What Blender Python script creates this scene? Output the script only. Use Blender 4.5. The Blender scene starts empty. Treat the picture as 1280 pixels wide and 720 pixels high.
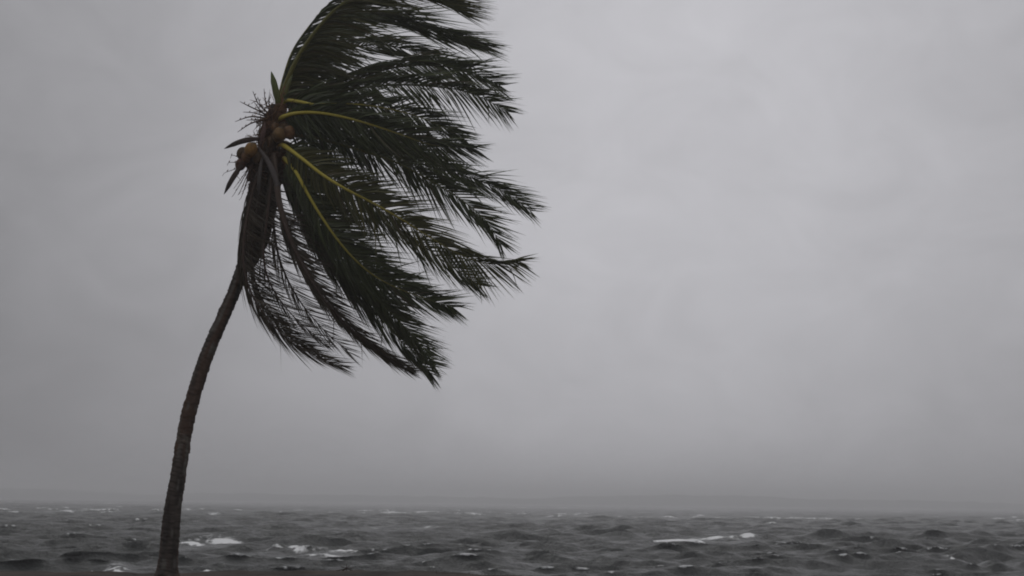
import bpy, bmesh, math, random
import numpy as np
from mathutils import Vector, Matrix, Quaternion

R = math.radians
random.seed(7)
RNG = np.random.default_rng(7)
sc = bpy.context.scene
COL = sc.collection

# ------------------------------------------------------------------ camera
LENS, ZC = 70.0, 1.30
PITCH, ROLL = 6.16, 0.62
cam = bpy.data.cameras.new('camera')
cam_ob = bpy.data.objects.new('camera', cam)
COL.objects.link(cam_ob)
cam.sensor_width = 36.0
cam.lens = LENS
cam.clip_start = 0.1
cam.clip_end = 30000
cam.dof.use_dof = True
cam.dof.focus_distance = 34.8
cam.dof.aperture_fstop = 4.0
CAM_ROT = (Matrix.Rotation(R(90 + PITCH), 4, 'X') @ Matrix.Rotation(R(ROLL), 4, 'Z'))
cam_ob.matrix_world = Matrix.Translation((0, 0, ZC)) @ CAM_ROT
sc.camera = cam_ob
FPX = LENS / 36.0 * 1280.0

# ------------------------------------------------------------------ sky and sun
SUN_AZ, SUN_EL = 4.5, 52.0          # hidden sun, ahead of the camera behind cloud
sd = Vector((math.sin(R(SUN_AZ)) * math.cos(R(SUN_EL)),
             math.cos(R(SUN_AZ)) * math.cos(R(SUN_EL)), math.sin(R(SUN_EL))))
world = bpy.data.worlds.new('World')
sc.world = world
world.use_nodes = True
wt = world.node_tree
wt.nodes.clear()


def nd(t, kind, **kw):
    n = t.nodes.new(kind)
    for k, v in kw.items():
        setattr(n, k, v)
    return n


def mth(t, op, a, b=None, c=None, clamp=False):
    n = nd(t, 'ShaderNodeMath', operation=op, use_clamp=clamp)
    for i, v in enumerate((a, b, c)):
        if v is None:
            continue
        if isinstance(v, (int, float)):
            n.inputs[i].default_value = v
        else:
            t.links.new(v, n.inputs[i])
    return n.outputs[0]


out = nd(wt, 'ShaderNodeOutputWorld')
bg = nd(wt, 'ShaderNodeBackground')
bg.inputs['Strength'].default_value = 0.1
sky = nd(wt, 'ShaderNodeTexSky', sky_type='NISHITA', sun_disc=False)
sky.sun_elevation = R(SUN_EL)
sky.sun_rotation = R(SUN_AZ)
sky.dust_density = 4.0
tc = nd(wt, 'ShaderNodeTexCoord')
sep = nd(wt, 'ShaderNodeSeparateXYZ')
wt.links.new(tc.outputs['Generated'], sep.inputs[0])
sinel = mth(wt, 'MAXIMUM', sep.outputs['Z'], 0.0)
# overcast luminance: rises from the horizon to the zenith
grad = mth(wt, 'MULTIPLY_ADD', sinel, 3.4, 1.26)
# broad thinner, brighter part of the cloud sheet out over the water
THIN_AZ, THIN_EL = R(4.5), R(8.5)
dot = nd(wt, 'ShaderNodeVectorMath', operation='DOT_PRODUCT')
wt.links.new(tc.outputs['Generated'], dot.inputs[0])
dot.inputs[1].default_value = (math.sin(THIN_AZ) * math.cos(THIN_EL), math.cos(THIN_AZ) * math.cos(THIN_EL), math.sin(THIN_EL))
glow = mth(wt, 'POWER', mth(wt, 'MAXIMUM', dot.outputs['Value'], 0.0), 22.0)
lum = mth(wt, 'MULTIPLY_ADD', glow, 3.3, grad)
# cloud texture
mp = nd(wt, 'ShaderNodeMapping')
mp.inputs['Scale'].default_value = (3.0, 3.0, 4.6)
wt.links.new(tc.outputs['Generated'], mp.inputs['Vector'])
nz = nd(wt, 'ShaderNodeTexNoise')
nz.inputs['Scale'].default_value = 1.6
nz.inputs['Detail'].default_value = 5.0
nz.inputs['Roughness'].default_value = 0.5
nz.inputs['Distortion'].default_value = 0.6
wt.links.new(mp.outputs['Vector'], nz.inputs['Vector'])
cl = mth(wt, 'MULTIPLY_ADD', nz.outputs['Fac'], 0.30, 0.85)
nzb = nd(wt, 'ShaderNodeTexNoise')
nzb.inputs['Scale'].default_value = 5.5
nzb.inputs['Detail'].default_value = 4.0
nzb.inputs['Roughness'].default_value = 0.55
nzb.inputs['Distortion'].default_value = 1.0
wt.links.new(mp.outputs['Vector'], nzb.inputs['Vector'])
cl = mth(wt, 'ADD', cl, mth(wt, 'MULTIPLY_ADD', nzb.outputs['Fac'], 0.26, -0.13))
lum = mth(wt, 'MULTIPLY', lum, cl)
cc = nd(wt, 'ShaderNodeCombineColor')
wt.links.new(lum, cc.inputs[0])
wt.links.new(mth(wt, 'MULTIPLY', lum, 0.992), cc.inputs[1])
wt.links.new(mth(wt, 'MULTIPLY', lum, 1.05), cc.inputs[2])
# the clear sky barely comes through the cloud sheet
hs = nd(wt, 'ShaderNodeHueSaturation')
hs.inputs['Saturation'].default_value = 0.0
wt.links.new(sky.outputs[0], hs.inputs['Color'])
mx = nd(wt, 'ShaderNodeMix', data_type='RGBA')
mx.inputs[0].default_value = 0.97
wt.links.new(hs.outputs[0], mx.inputs[6])
wt.links.new(cc.outputs[0], mx.inputs[7])
wt.links.new(mx.outputs[2], bg.inputs['Color'])
wt.links.new(bg.outputs[0], out.inputs['Surface'])

sun = bpy.data.lights.new('sun', 'SUN')
sun.energy = 0.5
sun.angle = R(40)
sun.color = (1.0, 0.98, 0.95)
sun_ob = bpy.data.objects.new('sun', sun)
sun_ob.rotation_euler = (-sd).to_track_quat('-Z', 'Y').to_euler()
COL.objects.link(sun_ob)

sc.view_settings.view_transform = 'Standard'
sc.view_settings.look = 'None'
sc.view_settings.exposure = 0.0
sc.view_settings.gamma = 1.0
sc.view_settings.use_curve_mapping = False
sc.cycles.use_denoising = True
sc.cycles.filter_width = 1.9
sc.cycles.volume_bounces = 1


# ------------------------------------------------------------------ helpers
def ray(px, py):
    v = Vector(((px - 640) / FPX, -(py - 360) / FPX, -1.0))
    return (CAM_ROT.to_3x3() @ v)


def at(px, py, Y):
    """point in the vertical plane at distance Y seen at that pixel"""
    d = ray(px, py)
    return Vector((0, 0, ZC)) + d * (Y / d.y)


def link(name, me, mat=None, parent=None, smooth=True, kind=None):
    o = bpy.data.objects.new(name, me)
    COL.objects.link(o)
    if mat:
        me.materials.append(mat)
    if parent:
        o.parent = parent
        o.matrix_parent_inverse = Matrix.Identity(4)
    if smooth:
        me.polygons.foreach_set('use_smooth', [True] * len(me.polygons))
    if kind:
        o['kind'] = kind
    return o


class MB:
    """vertex, face and vertex-colour lists for one mesh"""
    def __init__(s):
        s.v, s.f, s.c = [], [], []

    def add(s, vs, fs, cols):
        o = len(s.v)
        s.v += [tuple(v) for v in vs]
        s.f += [tuple(i + o for i in f) for f in fs]
        s.c += cols

    def mesh(s, name, origin=Vector((0, 0, 0))):
        me = bpy.data.meshes.new(name)
        me.from_pydata([(v[0] - origin[0], v[1] - origin[1], v[2] - origin[2]) for v in s.v], [], s.f)
        if s.c:
            a = me.color_attributes.new('col', 'FLOAT_COLOR', 'POINT')
            a.data.foreach_set('color', np.array([(*c, 1.0) for c in s.c], dtype=np.float32).ravel())
        return me


def spline(pts, n):
    """Catmull-Rom through the points, n samples evenly spaced by length"""
    P = [Vector(p) for p in pts]
    P = [P[0] * 2 - P[1]] + P + [P[-1] * 2 - P[-2]]
    S = []
    for i in range(1, len(P) - 2):
        a, b, c, d = P[i - 1], P[i], P[i + 1], P[i + 2]
        for k in range(24):
            t = k / 24
            S.append(0.5 * ((2 * b) + (c - a) * t + (2 * a - 5 * b + 4 * c - d) * t * t + (3 * b - a - 3 * c + d) * t ** 3))
    S.append(P[-2].copy())
    L = [0.0]
    for i in range(1, len(S)):
        L.append(L[-1] + (S[i] - S[i - 1]).length)
    res, j = [], 0
    for k in range(n):
        q = L[-1] * k / (n - 1)
        while j < len(L) - 2 and L[j + 1] < q:
            j += 1
        u = (q - L[j]) / max(L[j + 1] - L[j], 1e-9)
        res.append(S[j].lerp(S[j + 1], min(max(u, 0), 1)))
    return res, L[-1]


def tangents(S):
    T = []
    for i in range(len(S)):
        T.append((S[min(i + 1, len(S) - 1)] - S[max(i - 1, 0)]).normalized())
    return T


def tube(mb, S, radii, colf, sides=8, flat=1.0, ref=Vector((0, -1, 0)), cap=True):
    T = tangents(S)
    vs, fs, cs = [], [], []
    for i, (p, t) in enumerate(zip(S, T)):
        a = t.cross(ref)
        if a.length < 1e-3:
            a = t.cross(Vector((1, 0, 0)))
        a.normalize()
        b = a.cross(t).normalized()
        r = radii[i]
        for k in range(sides):
            q = 2 * math.pi * k / sides
            vs.append(p + a * (r * math.cos(q)) + b * (r * flat * math.sin(q)))
            cs.append(colf(i / (len(S) - 1)))
    for i in range(len(S) - 1):
        for k in range(sides):
            k2 = (k + 1) % sides
            fs.append((i * sides + k, i * sides + k2, (i + 1) * sides + k2, (i + 1) * sides + k))
    if cap:
        fs.append(tuple(reversed(range(sides))))
        fs.append(tuple((len(S) - 1) * sides + k for k in range(sides)))
    mb.add(vs, fs, cs)


def lerp3(a, b, t):
    return tuple(a[i] + (b[i] - a[i]) * t for i in range(3))


def ramp(stops, t):
    for (p, a), (q, b) in zip(stops, stops[1:]):
        if t <= q:
            return lerp3(a, b, max(0, (t - p) / (q - p)))
    return stops[-1][1]


# value noise used for shapes
_perm = RNG.random((256, 256))


def vnoise(x, y):
    x = np.asarray(x, dtype=np.float64)
    y = np.asarray(y, dtype=np.float64)
    xi = np.floor(x).astype(int)
    yi = np.floor(y).astype(int)
    fx, fy = x - xi, y - yi
    fx = fx * fx * (3 - 2 * fx)
    fy = fy * fy * (3 - 2 * fy)
    g = lambda i, j: _perm[i & 255, j & 255]
    return (g(xi, yi) * (1 - fx) + g(xi + 1, yi) * fx) * (1 - fy) + (g(xi, yi + 1) * (1 - fx) + g(xi + 1, yi + 1) * fx) * fy


def fbm(x, y, o=4):
    r, a, s = 0, 0.5, 0
    for k in range(o):
        r = r + a * vnoise(x * 2 ** k + 17.3 * k, y * 2 ** k + 5.1 * k)
        s += a
        a *= 0.5
    return r / s


# ------------------------------------------------------------------ materials
def new_mat(name):
    m = bpy.data.materials.new(name)
    m.use_nodes = True
    t = m.node_tree
    b = t.nodes['Principled BSDF']
    return m, t, b


def leaf_material():
    m, t, b = new_mat('palm_leaflet')
    at_ = nd(t, 'ShaderNodeAttribute', attribute_name='col')
    b.inputs['Roughness'].default_value = 0.4
    b.inputs['Specular IOR Level'].default_value = 0.5
    t.links.new(at_.outputs['Color'], b.inputs['Base Color'])
    tr = nd(t, 'ShaderNodeBsdfTranslucent')
    t.links.new(at_.outputs['Color'], tr.inputs['Color'])
    mix = nd(t, 'ShaderNodeMixShader')
    mix.inputs[0].default_value = 0.22
    t.links.new(b.outputs[0], mix.inputs[1])
    t.links.new(tr.outputs[0], mix.inputs[2])
    t.links.new(mix.outputs[0], t.nodes['Material Output'].inputs['Surface'])
    return m


def rough_material(name, scale=30, strength=0.4, dist=0.02, rough=0.75, var=0.45, stretch=(1, 1, 1)):
    """vertex colour broken up by noise, with fine relief"""
    m, t, b = new_mat(name)
    at_ = nd(t, 'ShaderNodeAttribute', attribute_name='col')
    tc = nd(t, 'ShaderNodeTexCoord')
    mp = nd(t, 'ShaderNodeMapping')
    mp.inputs['Scale'].default_value = stretch
    t.links.new(tc.outputs['Object'], mp.inputs['Vector'])
    n = nd(t, 'ShaderNodeTexNoise')
    n.inputs['Scale'].default_value = scale
    n.inputs['Detail'].default_value = 6
    t.links.new(mp.outputs[0], n.inputs['Vector'])
    v = mth(t, 'MULTIPLY_ADD', n.outputs['Fac'], var * 2, 1 - var)
    vm = nd(t, 'ShaderNodeVectorMath', operation='SCALE')
    t.links.new(at_.outputs['Color'], vm.inputs[0])
    t.links.new(v, vm.inputs['Scale'])
    t.links.new(vm.outputs[0], b.inputs['Base Color'])
    b.inputs['Roughness'].default_value = rough
    b.inputs['Specular IOR Level'].default_value = 0.25
    bp = nd(t, 'ShaderNodeBump')
    bp.inputs['Strength'].default_value = strength
    bp.inputs['Distance'].default_value = dist
    t.links.new(n.outputs['Fac'], bp.inputs['Height'])
    t.links.new(bp.outputs[0], b.inputs['Normal'])
    return m


M_leaf = leaf_material()
M_rachis = rough_material('palm_rachis', 40, 0.2, 0.005, 0.5, 0.25, (1, 1, 1))
M_trunk = rough_material('palm_bark', 9, 0.6, 0.03, 0.85, 0.55, (1, 1, 2.2))
M_husk = rough_material('coconut_husk', 25, 0.2, 0.01, 0.55, 0.35)
M_dry = rough_material('dry_sheath', 30, 0.4, 0.01, 0.8, 0.4, (3, 3, 0.6))
M_soil = rough_material('soil', 3.5, 0.8, 0.05, 0.95, 0.6)
M_shore = rough_material('distant_trees', 0.05, 0.3, 1.0, 0.9, 0.4)


def sea_material():
    m, t, b = new_mat('storm_water')
    b.inputs['Base Color'].default_value = (0.055, 0.060, 0.058, 1)
    b.inputs['Roughness'].default_value = 0.28
    b.inputs['Specular IOR Level'].default_value = 0.32
    b.inputs['IOR'].default_value = 1.33
    tc = nd(t, 'ShaderNodeTexCoord')
    mp = nd(t, 'ShaderNodeMapping')
    mp.inputs['Rotation'].default_value = (0, 0, R(35))
    mp.inputs['Scale'].default_value = (1.0, 0.45, 1.0)
    t.links.new(tc.outputs['Object'], mp.inputs['Vector'])
    n = nd(t, 'ShaderNodeTexNoise')
    n.inputs['Scale'].default_value = 2.2
    n.inputs['Detail'].default_value = 8
    n.inputs['Roughness'].default_value = 0.65
    t.links.new(mp.outputs[0], n.inputs['Vector'])
    bp = nd(t, 'ShaderNodeBump')
    bp.inputs['Strength'].default_value = 1.0
    bp.inputs['Distance'].default_value = 0.42
    t.links.new(n.outputs['Fac'], bp.inputs['Height'])
    t.links.new(bp.outputs[0], b.inputs['Normal'])
    # foam: mesh attribute broken up by noise
    f = nd(t, 'ShaderNodeAttribute', attribute_name='foam')
    n2 = nd(t, 'ShaderNodeTexNoise')
    n2.inputs['Scale'].default_value = 3.2
    n2.inputs['Detail'].default_value = 7
    n2.inputs['Roughness'].default_value = 0.7
    t.links.new(mp.outputs[0], n2.inputs['Vector'])
    a = mth(t, 'ADD', f.outputs['Fac'], mth(t, 'MULTIPLY_ADD', n2.outputs['Fac'], 2.0, -1.0))
    mr = nd(t, 'ShaderNodeMapRange', interpolation_type='SMOOTHSTEP')
    mr.inputs['From Min'].default_value = 0.28
    mr.inputs['From Max'].default_value = 0.75
    t.links.new(a, mr.inputs['Value'])
    fac = mth(t, 'MULTIPLY', mr.outputs[0], mth(t, 'GREATER_THAN', f.outputs['Fac'], 0.02))
    fb = nd(t, 'ShaderNodeBsdfPrincipled')
    fb.inputs['Base Color'].default_value = (0.86, 0.87, 0.87, 1)
    fb.inputs['Roughness'].default_value = 0.85
    fb.inputs['Specular IOR Level'].default_value = 0.2
    bp2 = nd(t, 'ShaderNodeBump')
    bp2.inputs['Strength'].default_value = 0.6
    bp2.inputs['Distance'].default_value = 0.12
    t.links.new(n2.outputs['Fac'], bp2.inputs['Height'])
    t.links.new(bp2.outputs[0], fb.inputs['Normal'])
    ms = nd(t, 'ShaderNodeMixShader')
    t.links.new(fac, ms.inputs[0])
    t.links.new(b.outputs[0], ms.inputs[1])
    t.links.new(fb.outputs[0], ms.inputs[2])
    t.links.new(ms.outputs[0], t.nodes['Material Output'].inputs['Surface'])
    return m


M_sea = sea_material()

# ------------------------------------------------------------------ sea
WATER = -1.0
H_EYE = ZC - WATER
FAR_Y = 3300.0


def build_sea():
    ud = np.linspace(-0.34, 0.34, 520)
    side = 0.34 * np.exp(np.linspace(0, math.log(7.0), 50))[1:]
    u = np.concatenate([-side[::-1], ud, side])
    ys = [38.3]
    while ys[-1] < 3800:
        ys.append(ys[-1] + max(0.22, (0.003 if ys[-1] < 1500 else 0.02) * ys[-1]))
    y = np.array(ys)
    U, Y = np.meshgrid(u, y)
    X = U * (Y + 6)
    dX = np.gradient(X, axis=1)
    dY = np.gradient(Y, axis=0)
    cell = np.maximum(dX, dY * 0.9)
    Z = np.zeros_like(X)
    DX = np.zeros_like(X)
    DY = np.zeros_like(X)
    J = np.zeros_like(X)
    wdir = math.atan2(-0.80, 0.60)
    N = 84
    lam = np.exp(np.linspace(math.log(0.9), math.log(17.0), N))
    lam *= np.exp(RNG.normal(0, 0.03, N))
    lp = 6.8
    for L in lam:
        k = 2 * math.pi / L
        th = wdir + RNG.normal(0, 0.30)
        amp = 0.0172 * L ** 0.70 * math.exp(-1.1 * (L / lp) ** 2.2 * 0.35) * RNG.uniform(0.6, 1.3)
        ph = RNG.uniform(0, 6.283)
        att = np.clip((L / cell - 2.0) / 2.5, 0, 1)
        kx, ky = k * math.cos(th), k * math.sin(th)
        A = kx * X + ky * Y + ph
        s, c = np.sin(A), np.cos(A)
        aa = amp * att
        Z += aa * c
        q = 1.0
        DX -= q * aa * math.cos(th) * s
        DY -= q * aa * math.sin(th) * s
        J += q * aa * k * c
    # gusts: patches where the sea is higher
    g = 0.85 + 0.35 * fbm(X / 45.0 + 3, Y / 60.0 + 9, 3)
    Z *= g
    DX *= g
    DY *= g
    J *= g
    near = Y < 900
    thr = np.where(Y < 300, np.percentile(J[Y < 300], 99.25), np.where(near, np.percentile(J[(Y >= 300) & near], 99.0), np.percentile(J[~near], 98.8)))
    foam = np.clip((J - thr) / (0.25 * thr), 0, 1) ** 0.5 * np.clip((fbm(X / 24 + 40, Y / 40 + 4, 2) - 0.42) * 8, 0, 1) * 0.75

    # breaking crests seen in the photograph: pixel, width, height in pixels
    caps = [(366, 684, 46, 8, 0), (404, 689, 58, 10, -5), (428, 686, 36, 8, 6), (283, 673, 50, 6, 0), (236, 678, 40, 3, 0), (150, 706, 24, 7, 8), (118, 712, 12, 4, 0),
            (252, 711, 16, 6, 0), (462, 659, 22, 4, 0), (537, 657, 30, 5, 0), (233, 637, 14, 4, 0), (270, 642, 16, 3, 0),
            (85, 638, 22, 3, 0), (14, 639, 26, 3, 0), (850, 675, 52, 9, 6), (932, 671, 18, 9, 0), (893, 671, 52, 4, 0),
            (962, 655, 15, 6, 0), (690, 646, 30, 5, 0), (728, 643, 20, 5, 0), (763, 654, 12, 4, 0), (836, 646, 22, 4, 0),
            (876, 644, 18, 4, 0), (1072, 649, 14, 5, 0), (1192, 698, 16, 6, 0), (1204, 695, 8, 5, 0), (1100, 650, 10, 4, 0),
            (346, 682, 16, 5, 0), (1268, 647, 12, 4, 0)]
    Z *= np.clip((Y - 38) / 45.0, 0.5, 1)
    for (px, py, w, h, rot) in caps:
        d = ray(px, py)
        tt = (WATER + 0.25 - ZC) / d.z if d.z < -1e-4 else 900.0
        D = min(tt * d.y, 1000)
        cx = d.x * D / d.y
        mpp = D / FPX
        hw = w * mpp * 0.6
        ang = R(rot)
        rx = (X - cx) * math.cos(ang) + (Y - D) * math.sin(ang)
        ry = -(X - cx) * math.sin(ang) + (Y - D) * math.cos(ang)
        if D > 400:
            sy = 2.4
            hw *= 0.75
        else:
            sy = 0.9 + 0.004 * D
        wob = (fbm(X * 1.2 / max(hw, 1) + px, Y * 0 + py, 3) - 0.5) * 2
        ry = ry + wob * 0.6 * sy + 0.25 * rx * rx / max(hw, 0.5)
        env = np.exp(-(np.abs(rx) / (hw * 0.95)) ** 2)
        hh = min(0.6, max(0.22, 0.62 * h * mpp))
        fe = (0.55 if h >= 8 else 0.22) + 1.6 * np.clip(fbm(X * 3.2 / max(hw, 1) + px * 1.7, Y * 0 + px, 3) - 0.25, 0, 1)
        prof = np.where(ry < 0, np.exp(-(ry / (sy * 0.8)) ** 2), np.exp(-(ry / (sy * 2.2)) ** 2))
        Z *= 1 - 0.75 * np.exp(-(rx / (1.5 * hw)) ** 2) * np.exp(-((ry + 0.05 * D) / (0.08 * D)) ** 2)
        Z += hh * env * prof
        rf = max(1.0, 150.0 / D) if D < 90 else 1.0
        rag = fbm(X * 1.5 * rf, Y * 1.0 * rf + px, 4)
        Z += 0.12 * env * prof * (rag - 0.4)
        fo = env * np.where(ry < 0, np.exp(-(ry / (sy * fe)) ** 2), np.exp(-(ry / (sy * 0.5)) ** 2)) * ((0.95 if h >= 8 else 0.55) + 1.2 * rag if D > 90 else np.clip(2.6 * rag - 0.45, 0, 2))
        foam = np.maximum(foam, np.clip(fo, 0, 1))
        # thin streak of old foam left behind the crest
        tail = 0.42 * np.exp(-(np.abs(rx + 0.7 * hw) / (hw * 1.3)) ** 2) * np.exp(-((ry - 0.9 * sy) / (sy * 0.7)) ** 2) * (0.4 + rag)
        foam = np.maximum(foam, np.clip(tail, 0, 1))
    fade = np.clip((Y - 38) / 3.0, 0.3, 1)
    V = np.stack([X + DX, Y + DY * fade, WATER + Z * fade], axis=-1).reshape(-1, 3)
    nr, nc = X.shape
    idx = np.arange(nr * nc).reshape(nr, nc)
    F = np.stack([idx[:-1, :-1], idx[:-1, 1:], idx[1:, 1:], idx[1:, :-1]], axis=-1).reshape(-1, 4)
    me = bpy.data.meshes.new('sea')
    me.vertices.add(len(V))
    me.vertices.foreach_set('co', V.astype(np.float32).ravel())
    me.loops.add(F.size)
    me.loops.foreach_set('vertex_index', F.astype(np.int32).ravel())
    me.polygons.add(len(F))
    me.polygons.foreach_set('loop_start', np.arange(0, F.size, 4, dtype=np.int32))
    me.update(calc_edges=True)
    at_ = me.attributes.new('foam', 'FLOAT', 'POINT')
    at_.data.foreach_set('value', foam.astype(np.float32).ravel())
    o = link('sea', me, M_sea, kind='structure')
    o['label'] = 'rough dark grey sea with broken whitecaps'
    return o


build_sea()


# ------------------------------------------------------------------ land: bank under the palm
def grid_mesh(name, xs, ys, zf, colf):
    X, Y = np.meshgrid(np.array(xs), np.array(ys))
    Z = zf(X, Y)
    nr, nc = X.shape
    me = bpy.data.meshes.new(name)
    idx = np.arange(nr * nc).reshape(nr, nc)
    F = np.stack([idx[:-1, :-1], idx[:-1, 1:], idx[1:, 1:], idx[1:, :-1]], axis=-1).reshape(-1, 4)
    me.from_pydata(np.stack([X, Y, Z], -1).reshape(-1, 3).tolist(), [], F.tolist())
    a = me.color_attributes.new('col', 'FLOAT_COLOR', 'POINT')
    c = colf(X, Y, Z).reshape(-1, 3)
    a.data.foreach_set('color', np.concatenate([c, np.ones((len(c), 1))], 1).astype(np.float32).ravel())
    return me


def ground_z(X, Y):
    lip = 37.5 + 0.9 * (fbm(X / 5.0, X * 0 + 2.2, 3) - 0.5)
    z = -0.38 + 0.38 / (1 + np.exp(-(Y - 24) / 2.5))
    z = z + 0.10 * (fbm(X / 1.3, Y / 1.3, 4) - 0.5) + 0.07 * (fbm(X / 0.45 + 9, Y / 0.45, 3) - 0.5)
    z = z + 0.05 * (fbm(X / 3.0 + 31, Y * 0 + 1.2, 2) - 0.5)
    z = z + 0.06 * (1 / (1 + np.exp(-(X + 5.4) / 0.35)) - 1 / (1 + np.exp(-(X + 1.0) / 0.5))) * np.clip((Y - 33) / 3, 0, 1) - 0.025 / (1 + np.exp(-(X - 0.6) / 0.4))
    z = z - 0.055 * np.clip((Y - 35.5) / 1.5, 0, 1)
    drop = np.clip((Y - lip) / 1.6, 0, 1)
    return z - 2.6 * drop ** 1.3


def ground_c(X, Y, Z):
    n = fbm(X / 0.8 + 5, Y / 0.8 + 3, 4)[..., None]
    a = np.array([0.026, 0.021, 0.018])
    b = np.array([0.062, 0.045, 0.036])
    return a + (b - a) * np.clip((n - 0.3) * 2.2, 0, 1)


def axis(lo, hi, dlo, dhi, fine, coarse):
    v = list(np.arange(dlo, dhi, fine))
    s, p = fine, dhi
    while p < hi:
        v.append(p)
        s = min(s * 1.25, coarse)
        p += s
    v.append(hi)
    s, p = fine, dlo
    while p > lo:
        s = min(s * 1.25, coarse)
        p -= s
        v.insert(0, max(p, lo))
    return sorted(set(round(float(q), 4) for q in v))


gx = axis(-260, 260, -12.5, 12.5, 0.10, 12)
gy = axis(-120, 39.8, 33.0, 39.6, 0.10, 8)
g = link('ground', grid_mesh('ground', gx, gy, ground_z, ground_c), M_soil, kind='structure')
g['label'] = 'low reddish brown earth bank at the edge of the sea'

# ------------------------------------------------------------------ far shore
def shore_z(X, Y):
    h = 6.0 + 22.0 * np.clip(fbm(X / 300.0 + 3, X * 0 + 7, 4) - 0.2, 0, 0.7) + 5.0 * (fbm(X / 22.0, Y / 30.0 + 3, 3) - 0.5)
    e = np.clip((Y - FAR_Y) / 14.0, 0, 1) ** 0.7
    return WATER - 0.6 + (h + 1.0) * e


def shore_c(X, Y, Z):
    n = fbm(X / 15.0, Y / 15.0, 3)[..., None]
    return np.array([0.03, 0.04, 0.03]) + n * np.array([0.03, 0.04, 0.025])


fx = list(np.arange(-1500, 1500, 7.0)) + list(np.arange(1500, 6000, 80.0))
fx = [-v for v in np.arange(1580, 6000, 80.0)][::-1] + fx
fy = [FAR_Y + v for v in (0, 2, 5, 9, 14, 20, 30, 45, 70, 120, 220, 400, 640)]
fs = link('far_shore', grid_mesh('far_shore', fx, fy, shore_z, shore_c), M_shore, kind='structure')
fs['label'] = 'faint low wooded shore across the water'

# ------------------------------------------------------------------ the palm
TY = 34.6
BASE = at(208, 719, TY)
BASE.z = float(ground_z(np.array([[BASE.x]]), np.array([[TY]]))[0, 0]) - 0.03
palm = bpy.data.objects.new('palm_tree', None)
palm.empty_display_size = 0.3
palm.location = BASE
COL.objects.link(palm)
palm['label'] = 'tall leaning coconut palm with wind-blown fronds on the earth bank'
palm['category'] = 'palm tree'


def W(px, py, dz=0.0):
    """pixel at the palm's distance, dz metres nearer the camera"""
    return at(px, py, TY - dz)


def part(name, mb, mat, parent=palm, kind=None):
    return link(name, mb.mesh(name, BASE), mat, parent, kind=kind) if parent is palm else \
        link(name, mb.mesh(name, BASE), mat, parent, kind=kind)


# trunk
tp = [(208.5, 726, 25), (211, 690, 23), (215.5, 640, 21), (222, 598, 19), (228, 560, 18.5), (233, 530, 18), (241, 498, 17.5),
      (251, 465, 17), (264, 430, 16.5), (279, 396, 16), (292, 366, 15.5), (302, 338, 16), (310, 305, 18), (317, 265, 20),
      (325, 225, 22), (333, 190, 26), (341, 155, 26), (347, 132, 16)]
S, Ltr = spline([W(x, y) for x, y, w in tp], 520)
ts = np.linspace(0, 1, 520)
cum = [0]
for i in range(1, len(tp)):
    cum.append(cum[-1] + math.hypot(tp[i][0] - tp[i - 1][0], tp[i][1] - tp[i - 1][1]))
wid = np.interp(ts * cum[-1], cum, [w for _, _, w in tp]) * TY / FPX
# ring scars at uneven spacing
rings, q = [], 0.0
while q < Ltr:
    rings.append(q)
    q += random.choice((0.045, 0.06, 0.07, 0.085, 0.11)) * random.uniform(0.85, 1.2)
rings.append(q)
rings = np.array(rings)
SID = 26
T = tangents(S)
mb = MB()
vs, fs_, cs = [], [], []
for i in range(520):
    p, t = S[i], T[i]
    a = t.cross(Vector((0, -1, 0))).normalized()
    b = a.cross(t).normalized()
    for k in range(SID):
        qa = 2 * math.pi * k / SID
        l = ts[i] * Ltr + 0.02 * math.sin(qa + 1.0 + 0.7 * ts[i] * 40) + 0.012 * math.sin(3 * qa + i * 0.05)
        j = max(0, int(np.searchsorted(rings, max(l, 0), side='right')) - 1)
        j = min(j, len(rings) - 2)
        u = (l - rings[j]) / (rings[j + 1] - rings[j])
        saw = 0.008 * (1 - u) ** 1.5 - 0.009 * math.exp(-((u - 1) / 0.12) ** 2)
        lump = 0.018 * (float(vnoise(j * 3.7 + 0.1, k * 0.45)) - 0.5) + 0.014 * (float(vnoise(i * 0.2, k * 0.7 + 50)) - 0.5)
        r = wid[i] * 0.5 * 1.0 + saw + lump
        if ts[i] < 0.05:
            r += 0.06 * (1 - ts[i] / 0.05) ** 2 * (0.6 + 0.8 * float(vnoise(k * 0.9, 3.3)))
        vs.append(p + a * (r * math.cos(qa)) + b * (r * math.sin(qa)))
        n = float(fbm(np.array(i * 0.03 + 4), np.array(k * 0.35), 3))
        c = lerp3((0.046, 0.038, 0.033), (0.108, 0.088, 0.075), min(max((n - 0.3) * 2.4, 0), 1))
        c = lerp3(c, (0.045, 0.034, 0.028), 0.7 * math.exp(-((u - 1) / 0.2) ** 2) + 0.4 * math.exp(-(u / 0.15) ** 2))
        bl = float(fbm(np.array(i * 0.012 + 9), np.array(k * 0.22 + 30), 3))
        c = lerp3(c, (0.115, 0.068, 0.046), min(max((bl - 0.52) * 4, 0), 0.7))
        c = lerp3(c, (0.17, 0.165, 0.145), min(max((float(vnoise(i * 0.06 + 70, k * 0.4)) - 0.74) * 5, 0), 0.7))
        cs.append(c)
for i in range(519):
    for k in range(SID):
        k2 = (k + 1) % SID
        fs_.append((i * SID + k, i * SID + k2, (i + 1) * SID + k2, (i + 1) * SID + k))
fs_.append(tuple(519 * SID + k for k in range(SID)))
mb.add(vs, fs_, cs)
part('trunk', mb, M_trunk)

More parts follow.
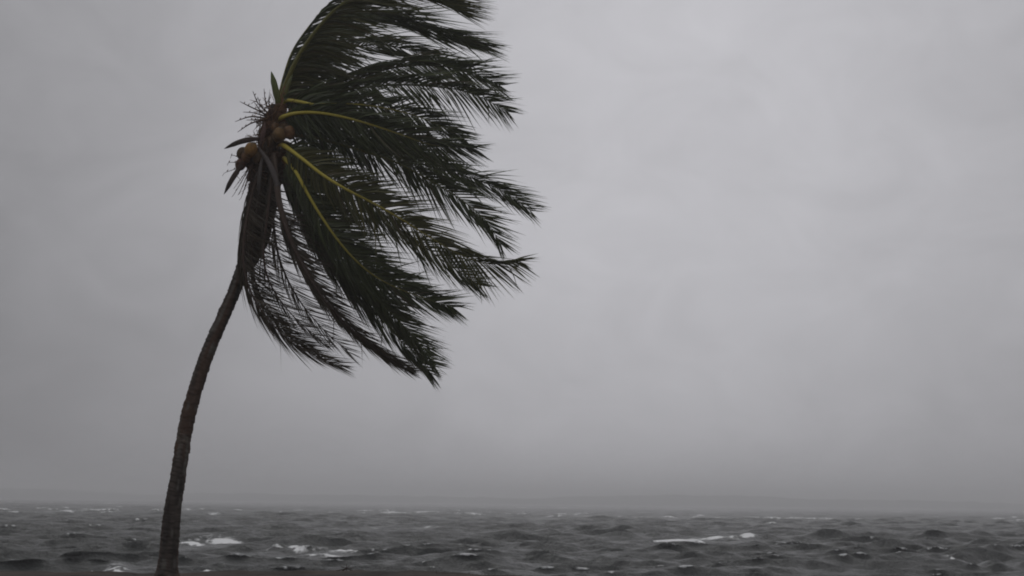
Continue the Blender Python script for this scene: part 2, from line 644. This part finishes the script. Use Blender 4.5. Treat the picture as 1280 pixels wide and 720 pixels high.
GREEN = ((0.042, 0.058, 0.022), (0.120, 0.150, 0.055))
OLIVE = ((0.062, 0.072, 0.020), (0.145, 0.140, 0.038))
BROWN = ((0.055, 0.042, 0.030), (0.115, 0.085, 0.060))
RACH = {
    'yellow': [(0, (0.16, 0.09, 0.035)), (0.02, (0.2, 0.12, 0.045)), (0.055, (0.58, 0.49, 0.08)), (0.25, (0.52, 0.44, 0.07)), (0.6, (0.30, 0.26, 0.055)), (1, (0.10, 0.11, 0.035))],
    'olive': [(0, (0.28, 0.14, 0.045)), (0.05, (0.26, 0.14, 0.045)), (0.12, (0.20, 0.19, 0.05)), (0.5, (0.17, 0.17, 0.05)), (1, (0.06, 0.08, 0.03))],
    'dark': [(0, (0.09, 0.06, 0.03)), (0.2, (0.07, 0.07, 0.03)), (1, (0.045, 0.055, 0.025))],
    'brown': [(0, (0.10, 0.07, 0.05)), (0.4, (0.095, 0.066, 0.052)), (1, (0.075, 0.055, 0.045))],
}


def frond(pts, rach, tone, n=95, Lmax=1.0, up=-4, lo=-48, ku=0.85, kl=0.75, depth=0.35, t0=0.06, sp=1.0, wid_=0.031, rb=0.052, tips=0.0, cling=0.0, dens=1.6, back=0.0):
    """rachis through pixel points (x, y, metres towards the camera) with two rows of leaflets.
    up / lo: angles in the picture plane to which the upper / lower row is blown."""
    NS = 64
    S, L = spline([W(p[0] - 0.03 * max(0, p[0] - 350), p[1], p[2]) for p in pts], NS)
    b0 = S[0].lerp(W(341, 160 if pts[0][1] < 175 else 188, pts[0][2] * 0.6), 0.6)
    S, L = spline([b0] + S[::7] + [S[-1]], NS)
    T = tangents(S)
    mb = MB()
    radii = []
    for i in range(NS):
        t = i / (NS - 1)
        r = 0.005 + rb * 0.62 * (1 - t) ** 1.25
        if t < 0.10:
            r += rb * 0.40 * (1 - t / 0.10) ** 1.5
        r *= 0.35 + 0.65 * min(1, t / 0.05)
        radii.append(r)
    stops = RACH[rach]
    tube(mb, S, radii, lambda t: ramp(stops, t), sides=8, flat=0.75)
    fr = part('frond', mb, M_rachis)
    lm = MB()
    off = random.uniform(0, 200)
    for side in (1, -1):
        tgt_deg = up if side > 0 else lo
        kk = ku if side > 0 else kl
        nn = int(n * dens)
        for j in range(nn):
            t = t0 + (1 - t0) * (j + random.uniform(-0.5, 0.5)) / (nn - 1)
            t = min(max(t, 0), 1)
            if random.random() < 0.05 or (float(vnoise(t * 23 + off * 3, side * 5.7)) > 0.84 and random.random() < 0.7):
                continue
            x = t * (NS - 1)
            i = min(int(x), NS - 2)
            p = S[i].lerp(S[i + 1], x - i)
            tan = T[i].lerp(T[i + 1], x - i).normalized()
            perp = Vector((-tan.z, 0, tan.x))
            if perp.length < 1e-3:
                perp = Vector((0, 0, 1))
            perp.normalize()
            dvec = Vector((0, -1, 0))
            roll = depth * side
            sv = (perp * side + dvec * (0.35 * side + random.uniform(-depth, depth))).normalized()
            al = R(66 - 40 * t) * sp
            d0 = (tan * math.cos(al) + sv * math.sin(al)).normalized()
            # bundles: leaflets cling together in the wind
            bun = (float(vnoise(t * 17 + off, side * 9.3)) - 0.5) * 2
            gust = (float(vnoise(t * 4 + off * 2, side * 3.1 + 70)) - 0.5) * 2
            ang = R(tgt_deg + 20 * bun + 10 * gust + random.gauss(0, 6.5))
            wv = Vector((math.cos(ang), back + random.uniform(-depth, depth) * 0.8, math.sin(ang))).normalized()
            # toward the tip the leaflets follow the rachis more
            kt = 0.28 * t * t
            if side < 0:
                kt = max(kt, cling)
            wv = (wv * (1 - kt) + tan * kt).normalized()
            prof = np.interp(t, [0, 0.08, 0.25, 0.5, 0.75, 0.92, 1], [0.45, 0.65, 0.95, 1.05, 0.95, 0.66, 0.32])
            ll = Lmax * prof * random.uniform(0.74, 1.2)
            if random.random() < 0.06:
                ll *= random.uniform(0.35, 0.7)
            if random.random() < 0.07:
                ang2 = ang + R(random.uniform(-35, 25))
                wv = Vector((math.cos(ang2), wv.y, math.sin(ang2))).normalized()
            NSEG = 6
            pos = p.copy()
            pl = [pos.copy()]
            ds = []
            for s in range(NSEG):
                u = (s + 0.5) / NSEG
                k = kk * min(1, 0.25 + 1.5 * u)
                d = (d0 * (1 - k) + wv * k).normalized()
                d.z -= 0.05 * u * u
                d.normalize()
                ds.append(d)
                pos = pos + d * (ll / NSEG)
                pl.append(pos.copy())
            tw = random.gauss(0, 0.7)
            wm = wid_ * random.uniform(0.75, 1.15) * (1.28 - 0.45 * t)
            rv = random.random()
            c = lerp3(tone[0], tone[1], rv * rv)
            if tone is not BROWN and random.random() < 0.05:
                c = lerp3(c, (0.12, 0.085, 0.05), 0.6)
            tipc = lerp3(c, (0.10, 0.08, 0.05), tips * random.random())
            vs, cs, fs = [], [], []
            for s in range(NSEG + 1):
                u = s / NSEG
                d = ds[min(s, NSEG - 1)]
                vw = Vector((0, -1, 0))
                wdv = d.cross(vw)
                if wdv.length < 1e-3:
                    wdv = Vector((1, 0, 0))
                wdv.normalize()
                wdv = Quaternion(d, tw + 0.8 * u * tw) @ wdv
                nrm = wdv.cross(d).normalized()
                w = wm * 0.5 * float(np.interp(u, [0, 0.1, 0.35, 0.6, 0.85, 1], [0.45, 0.9, 1, 0.64, 0.24, 0.02]))
                o = pl[s]
                vs += [o + wdv * w + nrm * (w * 0.45), o, o - wdv * w + nrm * (w * 0.45)]
                cc = lerp3(c, tipc, u)
                cs += [cc, lerp3(cc, (0.16, 0.16, 0.05), 0.18), cc]
            for s in range(NSEG):
                q = s * 3
                fs += [(q, q + 1, q + 4, q + 3), (q + 1, q + 2, q + 5, q + 4)]
            lm.add(vs, fs, cs)
    part('leaflets', lm, M_leaf, fr, kind='stuff')
    return fr


random.seed(21)
# --- upper fronds, thrown over by the wind
frond([(349, 132, 0), (358, 104, .1), (373, 72, .25), (395, 40, .4), (424, 10, .5), (468, -14, .5), (522, -14, .45), (578, 12, .4)],
      'olive', OLIVE, n=155, Lmax=1.45, up=-4, lo=-10, ku=0.95, kl=0.95, depth=0.18, back=.3, rb=.075, sp=.5)
frond([(352, 130, -.3), (364, 92, -.6), (390, 52, -1.0), (430, 26, -1.2), (484, 20, -1.3), (540, 36, -1.4), (608, 56, -1.4)],
      'olive', GREEN, n=120, Lmax=1.35, up=-4, lo=-14, ku=0.92, kl=0.9, depth=0.25, sp=.6)
frond([(354, 132, -.3), (366, 108, -.7), (392, 82, -1.2), (432, 62, -1.7), (482, 56, -1.9), (530, 66, -2.0), (585, 82, -2.0)],
      'dark', GREEN, n=105, Lmax=1.05, up=-6, lo=-26, ku=0.9, kl=0.85, depth=0.25)
frond([(347, 132, -.1), (354, 102, -.2), (365, 68, -.3), (386, 36, -.4), (418, 2, -.5), (462, -26, -.5), (530, -34, -.5), (585, -16, -.5)],
      'olive', GREEN, n=100, Lmax=1.3, up=-2, lo=-12, ku=0.93, kl=0.93, depth=0.2, sp=.5)
# third tier
frond([(358, 130, -.2), (392, 120, -.2), (432, 105, -.2), (474, 90, -.2), (518, 82, -.2), (568, 84, -.2), (612, 96, -.2), (632, 106, -.2)],
      'dark', GREEN, n=110, Lmax=0.92, up=-1, lo=-30, ku=0.9, kl=0.8, depth=0.2)
frond([(360, 131, .3), (400, 120, .5), (450, 110, .6), (505, 106, .7), (555, 109, .7), (598, 117, .7), (642, 139, .7)],
      'dark', GREEN, n=105, Lmax=0.86, up=-4, lo=-62, ku=0.85, kl=0.75, depth=0.2)
frond([(356, 127, .3), (376, 127, .6), (396, 131, .8), (440, 130, .9), (490, 136, .9), (540, 150, .8), (585, 172, .7)],
      'yellow', GREEN, n=95, Lmax=0.85, up=-2, lo=-40, ku=0.88, kl=0.75, depth=0.25)
# fourth tier, yellow midrib
frond([(352, 147, .5), (364, 142, .7), (400, 141, .9), (430, 146, 1.0), (465, 155, 1.1), (505, 168, 1.1), (550, 182, 1.0), (598, 185, .9)],
      'yellow', GREEN, n=110, Lmax=0.95, up=-5, lo=-42, ku=0.9, kl=0.75, depth=0.22, back=.12)
frond([(356, 160, -.3), (392, 160, -.6), (436, 172, -.8), (484, 188, -.9), (530, 204, -.9), (580, 218, -.9), (628, 234, -.8), (672, 263, -.8)],
      'dark', GREEN, n=110, Lmax=0.92, up=-8, lo=-38, ku=0.88, kl=0.78, depth=0.22)
frond([(358, 168, .1), (396, 172, .1), (440, 184, .1), (495, 201, .1), (540, 224, .1), (584, 250, .1), (616, 277, .1), (634, 304, .1)],
      'olive', GREEN, n=105, Lmax=0.88, up=-18, lo=-56, ku=0.85, kl=0.75, depth=0.22)
# fifth tier
frond([(353, 181, .6), (378, 198, .9), (410, 222, 1.2), (440, 239, 1.4), (476, 257, 1.4), (520, 282, 1.4), (566, 310, 1.3), (612, 329, 1.2), (658, 327, 1.1)],
      'yellow', OLIVE, n=110, Lmax=0.98, up=-6, lo=-56, ku=0.9, kl=0.72, depth=0.22, tips=.4, back=.12)
frond([(356, 178, -.4), (392, 198, -.8), (430, 226, -1.1), (476, 262, -1.3), (520, 296, -1.3), (566, 330, -1.3), (606, 356, -1.2)],
      'dark', GREEN, n=105, Lmax=0.92, up=-5, lo=-52, ku=0.88, kl=0.75, depth=0.25)
frond([(358, 200, .5), (370, 214, .8), (388, 246, 1.0), (414, 286, 1.1), (444, 322, 1.1), (480, 350, 1.0), (522, 368, .9), (572, 384, .8)],
      'yellow', GREEN, n=125, Lmax=0.95, up=-3, lo=-58, ku=0.9, kl=0.9, depth=0.22, cling=.55, back=.22)
frond([(352, 196, .1), (366, 234, .2), (388, 280, .3), (418, 326, .3), (452, 368, .3), (486, 404, .3), (516, 438, .2), (544, 466, .2)],
      'dark', GREEN, n=130, Lmax=0.85, up=-14, lo=-58, ku=0.88, kl=0.9, depth=0.25, tips=.5, cling=.75)
frond([(354, 200, .3), (372, 236, .5), (396, 280, .6), (428, 324, .6), (462, 362, .6), (498, 396, .5), (530, 430, .5), (546, 452, .5)],
      'olive', GREEN, n=120, Lmax=0.9, up=-10, lo=-52, ku=0.88, kl=0.9, depth=0.25, tips=.7, back=.1, cling=.7)
# drooping, dying fronds
frond([(342, 196, .5), (346, 236, .7), (354, 276, .8), (372, 318, .8), (398, 362, .8), (432, 402, .7), (470, 434, .6), (516, 462, .5)],
      'brown', BROWN, wid_=0.026, n=110, Lmax=0.72, up=-14, lo=-60, ku=0.9, kl=0.97, depth=0.15, t0=.24, sp=.45, cling=.93, dens=1.5, rb=.075)
frond([(343, 196, .55), (348, 236, .72), (357, 276, .8), (376, 320, .8), (402, 362, .8), (436, 402, .7), (474, 436, .6), (510, 462, .5)],
      'brown', BROWN, wid_=0.018, n=60, Lmax=0.8, up=-22, lo=-58, ku=0.75, kl=0.97, depth=0.2, t0=.24, sp=.9, cling=.9, dens=1.0)
frond([(340, 196, .0), (340, 240, -.1), (343, 290, -.2), (352, 332, -.3), (374, 374, -.4), (404, 410, -.4), (438, 440, -.4)],
      'brown', BROWN, wid_=0.020, n=75, Lmax=0.85, up=-8, lo=-50, ku=0.85, kl=0.95, depth=0.2, t0=.2, sp=.7, cling=.88, dens=1.0)
frond([(330, 200, .35), (316, 238, .45), (307, 284, .45), (304, 326, .45), (314, 366, .4), (338, 402, .4), (374, 434, .3), (428, 458, .3)],
      'brown', BROWN, wid_=0.023, n=110, Lmax=0.8, up=-10, lo=-46, ku=0.9, kl=0.92, depth=0.2, t0=.05, sp=.7, cling=.8, dens=1.4)
frond([(334, 204, .25), (324, 250, .35), (316, 300, .38), (316, 340, .35), (330, 378, .3), (356, 412, .2), (398, 442, .1)],
      'brown', BROWN, wid_=0.023, n=90, Lmax=0.7, up=-6, lo=-40, ku=0.9, kl=0.9, depth=0.2, t0=.05, sp=.7, cling=.7, dens=1.3)
frond([(342, 204, .4), (338, 240, .5), (332, 290, .5), (330, 330, .5), (344, 366, .45), (372, 400, .4), (412, 432, .3)],
      'brown', BROWN, wid_=0.020, n=75, Lmax=0.6, up=-14, lo=-60, ku=0.85, kl=0.9, depth=0.2, t0=.08, sp=.7, cling=.85, dens=1.0)
# fronds on the far side of the crown
frond([(352, 150, -.4), (390, 148, -1.0), (430, 158, -1.5), (480, 174, -1.8), (530, 190, -2.0), (575, 214, -2.1)],
      'dark', GREEN, n=95, Lmax=0.9, up=-6, lo=-44, ku=.88, kl=.78, depth=.25)
frond([(350, 180, -.4), (376, 214, -1.0), (404, 256, -1.4), (440, 300, -1.7), (482, 336, -1.8), (530, 362, -1.8)],
      'dark', GREEN, n=95, Lmax=0.9, up=-4, lo=-50, ku=.88, kl=.75, depth=.25)

# matting of old leaf bases wrapped round the top of the trunk
mb = MB()
S, L = spline([W(338, 176), W(334, 205), W(330, 240), W(325, 275), W(319, 305), W(311, 330)], 70)
T = tangents(S)
vs, fs_, cs = [], [], []
NSD = 40
for i in range(70):
    u = i / 69
    a = T[i].cross(Vector((0, -1, 0))).normalized()
    b = a.cross(T[i]).normalized()
    wpx = float(np.interp(u, [0, 0.2, 0.5, 0.75, 0.92, 1], [24, 36, 38, 31, 22, 16]))
    for k in range(NSD):
        qa = 2 * math.pi * k / NSD
        strip = float(vnoise(k * 0.9 + 3, u * 5.0)) - 0.5
        fine = float(vnoise(k * 1.7 + 40, i * 0.8)) - 0.5
        r = wpx * 0.5 * TY / FPX * (1 + 0.22 * strip) + 0.03 * fine
        hang = T[i] * (0.14 * max(0, u - 0.8) * 5 * (float(vnoise(k * 1.3, 9.0)) - 0.5))
        vs.append(S[i] + a * (r * math.cos(qa)) + b * (r * math.sin(qa)) + hang)
        n = float(fbm(np.array(k * 0.6 + 5), np.array(i * 0.13), 3))
        cs.append(lerp3((0.035, 0.027, 0.022), (0.115, 0.078, 0.055), min(max((n - 0.3) * 2.5, 0), 1)))
for i in range(69):
    for k in range(NSD):
        k2 = (k + 1) % NSD
        fs_.append((i * NSD + k, i * NSD + k2, (i + 1) * NSD + k2, (i + 1) * NSD + k))
mb.add(vs, fs_, cs)
part('leaf_base_matting', mb, M_dry)

# --- young spear leaf, flower sheaths, old stalk, nuts
def pod(name, pts, w, stops, mat, flat=0.6):
    S, L = spline([W(*p) for p in pts], 26)
    radii = [w * float(np.interp(i / 25, [0, 0.12, 0.45, 0.75, 0.93, 1], [0.45, 0.6, 1, 0.85, 0.35, 0.04])) for i in range(26)]
    mb = MB()
    tube(mb, S, radii, lambda t: ramp(stops, t), sides=10, flat=flat)
    return part(name, mb, mat)


DRYC = [(0, (0.075, 0.045, 0.035)), (0.6, (0.08, 0.06, 0.05)), (1, (0.05, 0.04, 0.035))]
pod('spear_leaf', [(351, 142, .3), (347, 124, .35), (343, 106, .35), (339, 89, .3)], 0.062, [(0, (0.14, 0.10, 0.03)), (0.3, (0.12, 0.14, 0.035)), (1, (0.10, 0.13, 0.04))], M_rachis)
pod('spear_leaf', [(352, 140, .2), (356, 120, .25), (361, 104, .25), (366, 92, .2)], 0.04, [(0, (0.16, 0.09, 0.03)), (0.3, (0.15, 0.14, 0.035)), (1, (0.10, 0.12, 0.04))], M_rachis)
pod('flower_sheath', [(331, 174, .4), (315, 174, .5), (298, 178, .5), (280, 186, .5)], 0.05, DRYC, M_dry)
pod('flower_sheath', [(306, 200, .5), (298, 212, .55), (289, 226, .55), (280, 243, .5)], 0.048, DRYC, M_dry)
pod('flower_sheath', [(322, 184, .55), (334, 200, .65), (344, 222, .7), (352, 252, .7)], 0.05,
    [(0, (0.12, 0.10, 0.09)), (0.6, (0.14, 0.125, 0.12)), (1, (0.09, 0.075, 0.07))], M_dry)
pod('flower_sheath', [(330, 190, .5), (326, 206, .6), (324, 226, .6), (323, 246, .5)], 0.035,
    [(0, (0.12, 0.10, 0.09)), (0.6, (0.13, 0.12, 0.11)), (1, (0.09, 0.075, 0.07))], M_dry)
pod('flower_sheath', [(331, 152, .45), (330, 162, .5), (328, 172, .5), (326, 184, .45)], 0.04,
    [(0, (0.12, 0.07, 0.055)), (1, (0.16, 0.10, 0.09))], M_dry)


def flower_stalk(root, spikes, r0):
    mb = MB()
    c0 = [(0, (0.10, 0.055, 0.035)), (1, (0.075, 0.05, 0.045))]
    for (pts, r) in spikes:
        S, L = spline([W(*p) for p in pts], 12)
        tube(mb, S, [r * (1 - 0.75 * i / 11) for i in range(12)], lambda t: ramp(c0, t), sides=5, flat=1)
        # little knots where the flowers sat
        for q in range(5):
            p = S[1 + q * 2] + Vector((random.uniform(-.008, .008), random.uniform(-.01, .01), random.uniform(-.008, .008)))
            tube(mb, [p, p + Vector((0.012, 0, 0.02)), p + Vector((0.02, 0, 0.035))], [0.006, 0.009, 0.003], lambda t: (0.13, 0.07, 0.04), sides=5, flat=1)
    return part('flower_stalk', mb, M_dry)


sp = []
for tip, mid in [((300, 127), (314, 134)), ((316, 114), (323, 130)), ((330, 111), (332, 128)), ((322, 121), (327, 134)), ((338, 118), (336, 130)), ((304, 140), (316, 141)),
                 ((294, 152), (312, 146)), ((297, 165), (314, 154)), ((308, 150), (320, 150)), ((318, 128), (327, 140))]:
    sp.append(([(340, 150, .35), ((340 + mid[0]) / 2 + 1, (148 + mid[1]) / 2, .4), (mid[0], mid[1], .42 + random.uniform(-.2, .2)), (tip[0], tip[1], .4 + random.uniform(-.35, .35))], 0.019))
flower_stalk(None, sp, 0.02)
sp = []
for tip in [(288, 198), (284, 207), (278, 220), (292, 236), (297, 244), (303, 240), (290, 246), (299, 250), (310, 246)]:
    sp.append(([(318, 196, .45), ((318 * .6 + tip[0] * .4), (200 * .6 + tip[1] * .4), .5 + random.uniform(-.1, .1)), (tip[0] + 3, tip[1] - 4, .5), (tip[0], tip[1], .5 + random.uniform(-.2, .2))], 0.012))
flower_stalk(None, sp, 0.02)


def coconut(px, py, dz, r, c, tilt):
    bm = bmesh.new()
    bmesh.ops.create_uvsphere(bm, u_segments=18, v_segments=12, radius=1.0)
    cl_ = bm.verts.layers.float_color.new('col')
    rot = Matrix.Rotation(R(tilt), 3, 'Y') @ Matrix.Rotation(random.uniform(0, 6), 3, 'Z')
    cen = W(px, py, dz) - BASE
    for v in bm.verts:
        x, y, z = v.co
        th = math.atan2(y, x)
        k = 1 + 0.07 * math.cos(3 * th)
        tz = z * 1.32 + (0.12 if z < -0.7 else 0)
        rr = (1 - 0.14 * max(0, -z)) * k * (0.94 + 0.14 * float(vnoise(x * 2.5 + 9 + px, z * 2.5 + y * 2)))
        n = float(fbm(np.array(x * 2 + px), np.array(z * 2 + y), 3))
        v[cl_] = (*lerp3(c, tuple(q * 0.45 for q in c), min(max((n - .35) * 2.4, 0), 1)), 1)
        if z > 0.86:
            v[cl_] = (0.06, 0.045, 0.03, 1)
        v.co = cen + rot @ Vector((x * rr * r, y * rr * r, tz * r))
    me = bpy.data.meshes.new('coconut')
    bm.to_mesh(me)
    bm.free()
    return link('coconut', me, M_husk, palm)


ORG = (0.28, 0.15, 0.035)
BRN = (0.13, 0.08, 0.038)
for args in [(349, 169, .62, .115, (0.21, 0.125, 0.045), 10), (362, 166, .60, .105, (0.21, 0.115, 0.05), -20), (355, 162, .42, .105, BRN, 0),
             (314, 188, .60, .115, ORG, 15), (303, 192, .42, .095, BRN, 30), (301, 206, .45, .095, (0.15, 0.07, 0.045), 25), (313, 204, .35, .10, BRN, 5),
             (365, 203, .60, .075, (0.17, 0.075, 0.045), -10), (339, 178, .38, .10, BRN, 0), (308, 197, .52, .09, (0.17, 0.09, 0.04), -15), (322, 197, .5, .095, BRN, 20),
             (344, 160, .45, .085, (0.18, 0.10, 0.045), 10)]:
    coconut(*args)


# fibrous sheath wrapping the leaf bases: ragged strips
def sheath(pts, w, c):
    S, L = spline([W(*p) for p in pts], 18)
    T = tangents(S)
    vs, fs, cs = [], [], []
    for i in range(18):
        u = i / 17
        a = T[i].cross(Vector((0, -1, 0))).normalized()
        ww = w * (1 - 0.75 * u ** 1.5)
        for k in range(7):
            q = (k / 6 - 0.5) * 2
            bulge = 0.5 * ww * (1 - q * q)
            jag = 0.02 * (random.random() - .5)
            vs.append(S[i] + a * (q * ww + jag) + Vector((0, -1, 0)) * bulge + T[i] * (jag * 2))
            cs.append(lerp3(c, tuple(x * .5 for x in c), random.random()))
    for i in range(17):
        for k in range(6):
            if i > 10 and random.random() < 0.35:
                continue
            fs.append((i * 7 + k, i * 7 + k + 1, (i + 1) * 7 + k + 1, (i + 1) * 7 + k))
    mb = MB()
    mb.add(vs, fs, cs)
    return part('leaf_sheath', mb, M_dry)


RUST = (0.20, 0.105, 0.05)
sheath([(342, 172, .2), (347, 150, .3), (352, 130, .3), (358, 108, .2)], 0.16, RUST)
sheath([(350, 170, .25), (356, 156, .35), (362, 142, .35), (368, 132, .3)], 0.13, RUST)
sheath([(330, 178, .25), (332, 164, .35), (336, 150, .35), (338, 136, .3)], 0.12, (0.19, 0.10, 0.055))
sheath([(336, 208, .25), (344, 198, .4), (352, 190, .45), (360, 184, .4)], 0.15, (0.10, 0.055, 0.03))
sheath([(322, 230, .2), (324, 212, .35), (328, 196, .4), (334, 182, .4)], 0.20, (0.10, 0.065, 0.04))
sheath([(340, 240, .15), (346, 224, .3), (354, 210, .35), (362, 200, .3)], 0.13, (0.09, 0.055, 0.035))

# tangled dry fibre hanging about the leaf bases
random.seed(11)
mb = MB()
for q in range(420):
    t = random.random()
    cx, cy = 346 - 22 * t, 128 + 92 * t
    x, y = cx + random.gauss(0, 9), cy + random.gauss(0, 6)
    dz = random.uniform(-.1, .5)
    ln = random.uniform(6, 20)
    an = random.gauss(-1.9, 0.9) if random.random() < 0.6 else random.uniform(-3.1, 3.1)
    x1, y1 = x + ln * math.cos(an) * 0.8, y - ln * math.sin(an)
    S, L = spline([W(x, y, dz), W((x + x1) / 2 + random.gauss(0, 2), (y + y1) / 2, dz + .06), W(x1 + random.gauss(0, 2), y1, dz + random.uniform(-.1, .1))], 6)
    r = random.uniform(0.004, 0.010)
    c = lerp3((0.05, 0.032, 0.022), (0.24, 0.135, 0.07), random.random())
    tube(mb, S, [r * (1 - 0.12 * i) for i in range(6)], lambda t: c, sides=4, flat=1, cap=False)
part('dry_fibre', mb, M_dry, kind='stuff')

# ------------------------------------------------------------------ small things on the bank
def gz(x, y):
    return float(ground_z(np.array([[x]]), np.array([[y]]))[0, 0])


random.seed(5)
mb = MB()
p0 = at(433, 716, 37.1)
p0.z = gz(p0.x, 37.1)
for (dx, dz_, ln) in [(-0.10, 0.05, 1), (0.06, 0.07, 1), (0.14, 0.03, 1), (0.0, 0.09, 1)]:
    S, L = spline([p0 + Vector((-dx * 1.6, 0.02, -0.01)), p0 + Vector((-dx * 0.4, 0, 0.03)), p0 + Vector((dx, -0.02, 0.03 + dz_))], 8)
    tube(mb, S, [0.012 * (1 - 0.08 * i) for i in range(8)], lambda t: (0.06, 0.045, 0.035), sides=6, flat=1)
tw = link('dry_twig', mb.mesh('dry_twig', p0), M_dry)
tw.location = p0
tw['label'] = 'small forked dry twig lying on the earth bank lip'
tw['category'] = 'twig'

# sparse dead grass along the lip
mb = MB()
for q in range(900):
    x = random.uniform(-11, 12)
    if fbm(np.array(x / 1.3), np.array(8.0), 2) < 0.52:
        continue
    y = random.uniform(36.2, 37.5)
    b = Vector((x, y, gz(x, y) - 0.01))
    h = random.uniform(0.02, 0.07)
    l = Vector((random.uniform(0.2, 0.9) * h, random.uniform(-.3, .3) * h, h))
    w = 0.006
    mb.add([b + Vector((-w, 0, 0)), b + Vector((w, 0, 0)), b + l * 0.6 + Vector((0, 0, 0.01)), b + l],
           [(0, 1, 2), (0, 2, 3)], [(0.07, 0.06, 0.035)] * 4)
gr = link('dead_grass', mb.mesh('dead_grass'), M_leaf, kind='stuff')
gr['label'] = 'sparse short dead grass along the bank edge'
gr['category'] = 'grass'

# ------------------------------------------------------------------ haze over the water
bm = bmesh.new()
bmesh.ops.create_cube(bm, size=1.0)
hx, hy0, hy1, hz0, hz1 = 12500.0, -300.0, 4300.0, -4.6, 25.5
for v in bm.verts:
    v.co = Vector((v.co.x * 2 * hx, hy0 if v.co.y < 0 else hy1, hz0 if v.co.z < 0 else hz1))
me = bpy.data.meshes.new('haze')
bm.to_mesh(me)
bm.free()
hm = bpy.data.materials.new('haze')
hm.use_nodes = True
ht = hm.node_tree
ht.nodes.clear()
ho = nd(ht, 'ShaderNodeOutputMaterial')
hv = nd(ht, 'ShaderNodeVolumePrincipled')
hv.inputs['Color'].default_value = (0.97, 0.97, 0.98, 1)
hv.inputs['Density'].default_value = 0.00082
hv.inputs['Anisotropy'].default_value = 0.65
ht.links.new(hv.outputs[0], ho.inputs['Volume'])
hz = link('haze', me, hm, smooth=False, kind='stuff')
hz['label'] = 'pale grey storm haze over the water'
hz['category'] = 'haze'
